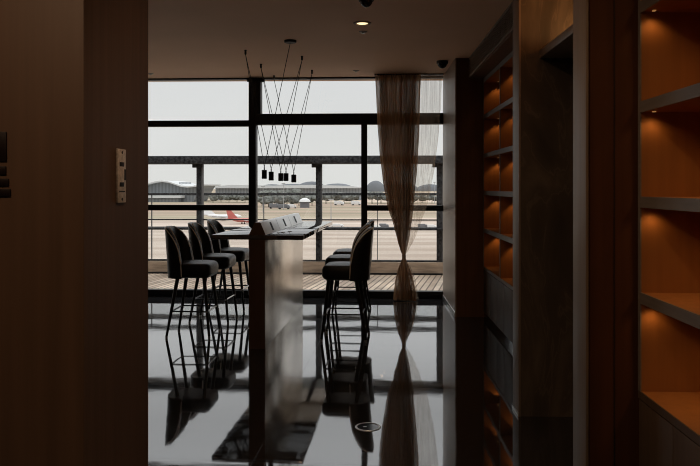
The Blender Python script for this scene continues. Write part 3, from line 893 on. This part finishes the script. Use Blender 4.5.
drape('sheer_panel', left_s, right_s, 5, .045, M['sheer'], .075, 0.9, .012)
# hems and cord
zt_ = zc_(256)
MB().tube([( .020 * math.cos(a), .020 * math.sin(a) + .01, zt_ + .004 * math.sin(2 * a)) for a in [2 * PI * k / 20 for k in range(20)]], .009, 8, closed=True).build('tie_cord', M['tie'], cur, smooth=60)
xa, xb = at(374.5, CD), at(443.0, CD)
MB().box((374.5 - 404) * cs, (443.2 - 404) * cs, -.03, .09, CEIL - .014, CEIL - .001).build('curtain_track', M['black_metal'], cur)

# ------------------------------------------------------------------ bookcases
ROWS = (.567, .994, 1.408, 1.818, 2.248, 2.655)
XB1 = 1.60
def puck(x, y, z, parent):
    MB().box(x - .006, x + .006, y - .004, y + .012, z - .004, z).build('shelf_light', M['led'], parent)
def spot(x, y, z, e, size=150, blend=.9, col=(1, .57, .22), tgt=None, r=.02, name='shelf_lamp'):
    l = bpy.data.lights.new(name, 'SPOT'); l.energy = e; l.color = col
    l.spot_size = math.radians(size); l.spot_blend = blend; l.shadow_soft_size = r
    o = bpy.data.objects.new(name, l); COL.objects.link(o); o.location = (x, y, z)
    if tgt is not None:
        o.rotation_euler = (Vector(tgt) - Vector((x, y, z))).to_track_quat('-Z', 'Y').to_euler()
    return o
def bookcase(name, label, y0, y1, divs, zhi, lights, xf):
    b = thing(name, label, 'bookcase', (xf, y0, 0))
    X = lambda x: x - xf
    Y = lambda y: y - y0
    MB().box(X(1.585), X(XB1), 0, Y(y1), .567, zhi).build('back_panel', M['shelf_wood'], b)
    for ya in divs:
        MB().box(X(xf + .006), X(1.585), Y(ya) - .012, Y(ya) + .012, .567, zhi).build('upright', M['shelf_wood'], b)
        MB().box(X(xf), X(xf + .006), Y(ya) - .013, Y(ya) + .013, .567, zhi).build('upright_edge', M['shelf_lip'], b)
    for z in ROWS[1:]:
        if z > zhi: continue
        for ya, yb in zip(divs, divs[1:]):
            sh = MB().box(X(xf + .008), X(1.585), Y(ya) + .012, Y(yb) - .012, z - .045, z).build('shelf', M['shelf_wood'], b)
            MB().box(X(xf), X(xf + .008), Y(ya) + .012, Y(yb) - .012, z - .047, z + .001).build('shelf_edge', M['shelf_lip'], sh)
    cab = MB().box(X(xf + .02), X(XB1), 0, Y(y1), .06, .535).build('base_cabinet', M['cabinet_dark'], b)
    MB().box(X(xf + .005), X(1.585), 0.0, Y(y1), .538, .567).build('counter_shelf', M['shelf_wood'], b)
    MB().box(X(xf), X(xf + .006), 0.0, Y(y1), .535, .568).build('counter_edge', M['cabinet_dark'] if lights == 'near' else M['shelf_lip'], b)
    MB().box(X(xf + .01), X(XB1), 0, Y(y1), 0, .06).build('plinth', M['black_gloss'], b)
    n = max(1, round((y1 - y0) / .40))
    for k in range(n):
        a0 = Y(y0) + (y1 - y0) * k / n; a1 = Y(y0) + (y1 - y0) * (k + 1) / n
        MB().box(X(xf + .003), X(xf + .02), a0 + .003, a1 - .003, .064, .528).build('door', M['cabinet_dark'], cab, bevel=.001)
    for z in ROWS[1:]:
        if z > zhi + .01: continue
        for ya, yb in zip(divs, divs[1:]):
            if lights == 'near':
                for px_, py_, e_, sz_ in ((xf + .045, yb - .055, .38, 140), (xf + .20, (ya + yb) / 2, 1.5, 150)):
                    puck(X(px_), Y(py_), z - .045, b)
                    spot(px_, py_, z - .056, e_, sz_, .8)
            else:
                px_, py_ = xf + .15, yb - .075
                puck(X(px_), Y(py_), z - .045, b)
                spot(px_, py_, z - .056, 0.75, 92, .3)
    return b
bookcase('bookcase', 'tall orange-lit bookcase built in at the right edge, nearest the camera', 1.75, 3.165, (1.76, 2.45, 3.153), 2.655, 'near', 1.165)
bookcase('bookcase', 'narrow-looking orange-lit bookcase built in between marble partition and window column', 4.78, 8.05, (4.792, 5.95, 7.03, 8.038), 2.655, 'far', 1.26)
struct('ceiling_soffit_near', MB().box(1.165, 1.62, -1, 3.165, 2.658, CEIL), M['wall_wood'])

# ------------------------------------------------------------------ things on walls, floor and ceiling
# lock plate on the jamb
y0, y1 = 2.925, 3.022
z0, z1 = 1.385, 1.608
lp = thing('lock_plate', 'worn silver lock plate fixed to the dark left door jamb', 'lock plate', (-1.043, (y0 + y1) / 2, (z0 + z1) / 2))
hy, hz = (y1 - y0) / 2, (z1 - z0) / 2
MB().box(0.0, .010, -hy, hy, -hz, hz).build('plate', M['plate_steel'], lp, bevel=.002)
for zz, a, b_, c in ((.048, -.028, .022, .010), (-.036, -.028, .022, .010)):
    MB().box(.009, .0115, a, b_, zz - c / 2 - .004, zz + c / 2 + .004).build('bolt_hole', M['dark_hole'], lp, bevel=.001)
MB().box(.009, .0115, .028, .048, -.018, .028).build('latch_hole', M['dark_hole'], lp)
MB().box(.009, .0112, -.034, .034, -.068, -.063).build('slot', M['dark_hole'], lp)
for zz in (hz - .014, -hz + .014):
    MB().cyl((.009, 0, zz), (.012, 0, zz), .006, n=12).build('screw', M['dark_hole'], lp)
# sign on the left wall
def sp(px, y, d=2.6): return ((px - 373.5) / F * d, EYE + (187 - y) / (F / d))
sg = thing('wall_sign', 'dark stacked-bar sign fixed to the brown left wall, cut by the photo edge', 'sign', (sp(-5, 165)[0], 2.6, sp(0, 165)[1]))
ox, oz = sp(-5, 165)
for a, b_, c, d_ in ((-22, 5.8, 131, 161), (-20, 5.2, 166, 174.5), (-23, 8, 178.5, 186), (-25, 10, 189, 196.5)):
    xa_, za_ = sp(a, d_); xb_, zb_ = sp(b_, c)
    MB().box(xa_ - ox, xb_ - ox, -.008, 0, za_ - oz, zb_ - oz).build('bar', M['sign_black'], sg, bevel=.002)
# floor outlet
fx, fy = at(368, F * EYE / (427 - 187))
fo = thing('floor_outlet', 'round steel floor outlet set flush in the polished floor', 'floor outlet', (fx, fy, 0))
MB().lathe([(.066, .0005), (.066, .003), (.068, .004), (.077, .003), (.079, .0005)], (0, 0, 0), 40).build('ring', M['steel'], fo, smooth=40)
MB().lathe([(.0655, .0004), (.0655, .0015), (.01, .0015)], (0, 0, 0), 40).build('cover', M['black_gloss'], fo, smooth=40)
MB().box(-.03, -.008, -.005, .005, .0014, .0025).build('lifting_tab', M['steel'], fo)
# ceiling domes
def ceil_xy(px, y):
    d = (CEIL - EYE) * F / (187 - y); return at(px, d)
for px, y, r, lab in ((442.3, 61.0, .064, 'black dome camera on the ceiling next to the right column'), (366.2, -3, .056, 'black dome camera at the top edge above the downlight')):
    x, yy = ceil_xy(px, y)
    t = thing('dome_camera', lab, 'camera', (x, yy, CEIL), 0, 'ceiling dome cameras')
    MB().lathe([(r, -.032), (r * 1.03, -.028), (r * 1.03, 0), (.01, 0)], (0, 0, 0), 28).build('base', M['lamp_black'], t, smooth=40)
    MB().lathe([(.002, -.032 - r * .82)] + [(r * .84 * math.sin(a), -.032 - r * .82 * math.cos(a)) for a in [PI / 2 * k / 8 for k in range(1, 9)]], (0, 0, 0), 28).build('dome', M['dome'], t, smooth=60)
x, yy = ceil_xy(362.3, 23)
dl_ = thing('downlight', 'round recessed ceiling downlight glowing yellow in the ceiling', 'ceiling light', (x, yy, CEIL))
MB().lathe([(.052, -.001), (.056, -.008), (.078, -.006), (.080, 0), (.05, 0)], (0, 0, 0), 32).build('trim_ring', M['grille'], dl_, smooth=40)
MB().lathe([(.047, -.0045), (.047, -.0015), (.01, -.001)], (0, 0, 0), 28).build('lens', M['downlight_glow'], dl_)
spot(x, yy, CEIL - .02, 6, 80, .6, (1, .72, .42), r=.04, name='downlight_lamp')
for px, y, lab in ((363, 31.5, 'small pale sprinkler disc just below the downlight'), (356, 70.5, 'small pale sprinkler disc close to the window head'), (150.5, 73.5, 'small sprinkler disc at the left end of the ceiling')):
    x, yy = ceil_xy(px, y)
    t = thing('sprinkler', lab, 'sprinkler', (x, yy, CEIL), 0, 'ceiling sprinklers')
    MB().lathe([(.034, -.006), (.038, -.003), (.038, 0), (.01, 0)], (0, 0, 0), 24).build('cover_plate', M['white_metal'], t, smooth=40)
    MB().lathe([(.014, -.020), (.016, -.017), (.010, -.006), (.004, -.006)], (0, 0, 0), 16).build('head', M['steel'], t, smooth=40)

# unseen entry hall downlights, added as fill for walls, jamb and marble
for ex, ey, tg, en, lab in ((-1.5, 0.9, (-1.3, 2.2, 0.4), 60, 'added out-of-view fill downlight in the entry hall ceiling before the left wall'),
                            (0.0, 2.5, (0.05, 3.9, 0.2), 34, 'added out-of-view fill downlight in the entry hall ceiling before the marble partition')):
    ed = thing('downlight', lab, 'ceiling light', (ex, ey, CEIL))
    MB().lathe([(.052, -.001), (.056, -.008), (.078, -.006), (.080, 0), (.05, 0)], (0, 0, 0), 32).build('trim_ring', M['grille'], ed, smooth=40)
    MB().lathe([(.047, -.0045), (.047, -.0015), (.01, -.001)], (0, 0, 0), 28).build('lens', M['downlight_glow'], ed)
    spot(ex, ey, CEIL - .02, en, 130, .7, (1, .66, .40), r=.05, name='entry_fill_lamp', tgt=tg)

# cove strip on the lintel
strip = MB().box(1.285, 1.300, 3.40, 4.54, 2.312, 2.322)
cs_ = strip.build('cove_light', M['led'])
tag(cs_, 'hidden warm light strip on the lintel under the relief stone', 'light strip')
la = bpy.data.lights.new('cove_lamp', 'AREA'); la.shape = 'RECTANGLE'; la.size = 1.1; la.size_y = .03; la.energy = 5; la.color = (1, .52, .2)
lo = bpy.data.objects.new('cove_lamp', la); COL.objects.link(lo); lo.location = (1.292, 3.97, 2.335)
lo.rotation_euler = Vector((0.02, 0, 1)).to_track_quat('-Z', 'Y').to_euler()
lo.rotation_euler = (PI, 0, PI / 2)

# ------------------------------------------------------------------ sky
wd = bpy.data.worlds.new('overcast'); S.world = wd; wd.use_nodes = True
nt = wd.node_tree; nt.nodes.clear()
N = nt.nodes.new; L = nt.links.new
out = N('ShaderNodeOutputWorld'); bg = N('ShaderNodeBackground')
tc = N('ShaderNodeTexCoord'); sp_ = N('ShaderNodeSeparateXYZ'); L(tc.outputs['Generated'], sp_.inputs[0])
rp = N('ShaderNodeValToRGB'); e = rp.color_ramp.elements
e[0].position = 0.0; e[0].color = (0.80, 0.80, 0.78, 1)
e[1].position = 1.0; e[1].color = (2.3, 2.35, 2.4, 1)
k = e.new(0.08); k.color = (0.78, 0.785, 0.78, 1)
k = e.new(0.15); k.color = (0.76, 0.77, 0.78, 1)
k = e.new(0.20); k.color = (1.12, 1.13, 1.15, 1)  # brighter band above the visible sky, added to lift floor reflections
k = e.new(0.30); k.color = (0.84, 0.85, 0.87, 1)
k = e.new(0.42); k.color = (1.05, 1.07, 1.10, 1)
L(sp_.outputs['Z'], rp.inputs[0])
nz = N('ShaderNodeTexNoise'); nz.inputs['Scale'].default_value = 2.5; nz.inputs['Detail'].default_value = 5
mp = N('ShaderNodeMapping'); mp.inputs['Scale'].default_value = (1, 1, 3); L(tc.outputs['Generated'], mp.inputs[0]); L(mp.outputs[0], nz.inputs[0])
mr = N('ShaderNodeMapRange'); mr.inputs['To Min'].default_value = 0.94; mr.inputs['To Max'].default_value = 1.06; L(nz.outputs[0], mr.inputs[0])
mx = N('ShaderNodeMix'); mx.data_type = 'RGBA'; mx.blend_type = 'MULTIPLY'; mx.inputs['Factor'].default_value = 1
L(rp.outputs[0], mx.inputs['A']); L(mr.outputs[0], mx.inputs['B'])
L(mx.outputs['Result'], bg.inputs[0]); bg.inputs[1].default_value = 1.0
L(bg.outputs[0], out.inputs[0])

# ------------------------------------------------------------------ camera and view
cam = bpy.data.cameras.new('camera'); cam.sensor_width = 36; cam.lens = 36 * F / 700
cam.shift_y = -46 / 700
cam.clip_start = 0.05; cam.clip_end = 8000
co = bpy.data.objects.new('camera', cam); COL.objects.link(co)
co.location = (0, 0, EYE); co.rotation_euler = (PI / 2, 0, PSI)
S.camera = co
vs_ = S.view_settings
vs_.view_transform = 'Standard'; vs_.look = 'None'; vs_.exposure = 0.0; vs_.gamma = 1.0; vs_.use_curve_mapping = False
S.cycles.use_denoising = True
S.cycles.filter_width = 1.0
S.cycles.max_bounces = 10; S.cycles.transparent_max_bounces = 24; S.cycles.diffuse_bounces = 5
S.cycles.sample_clamp_indirect = 4.0
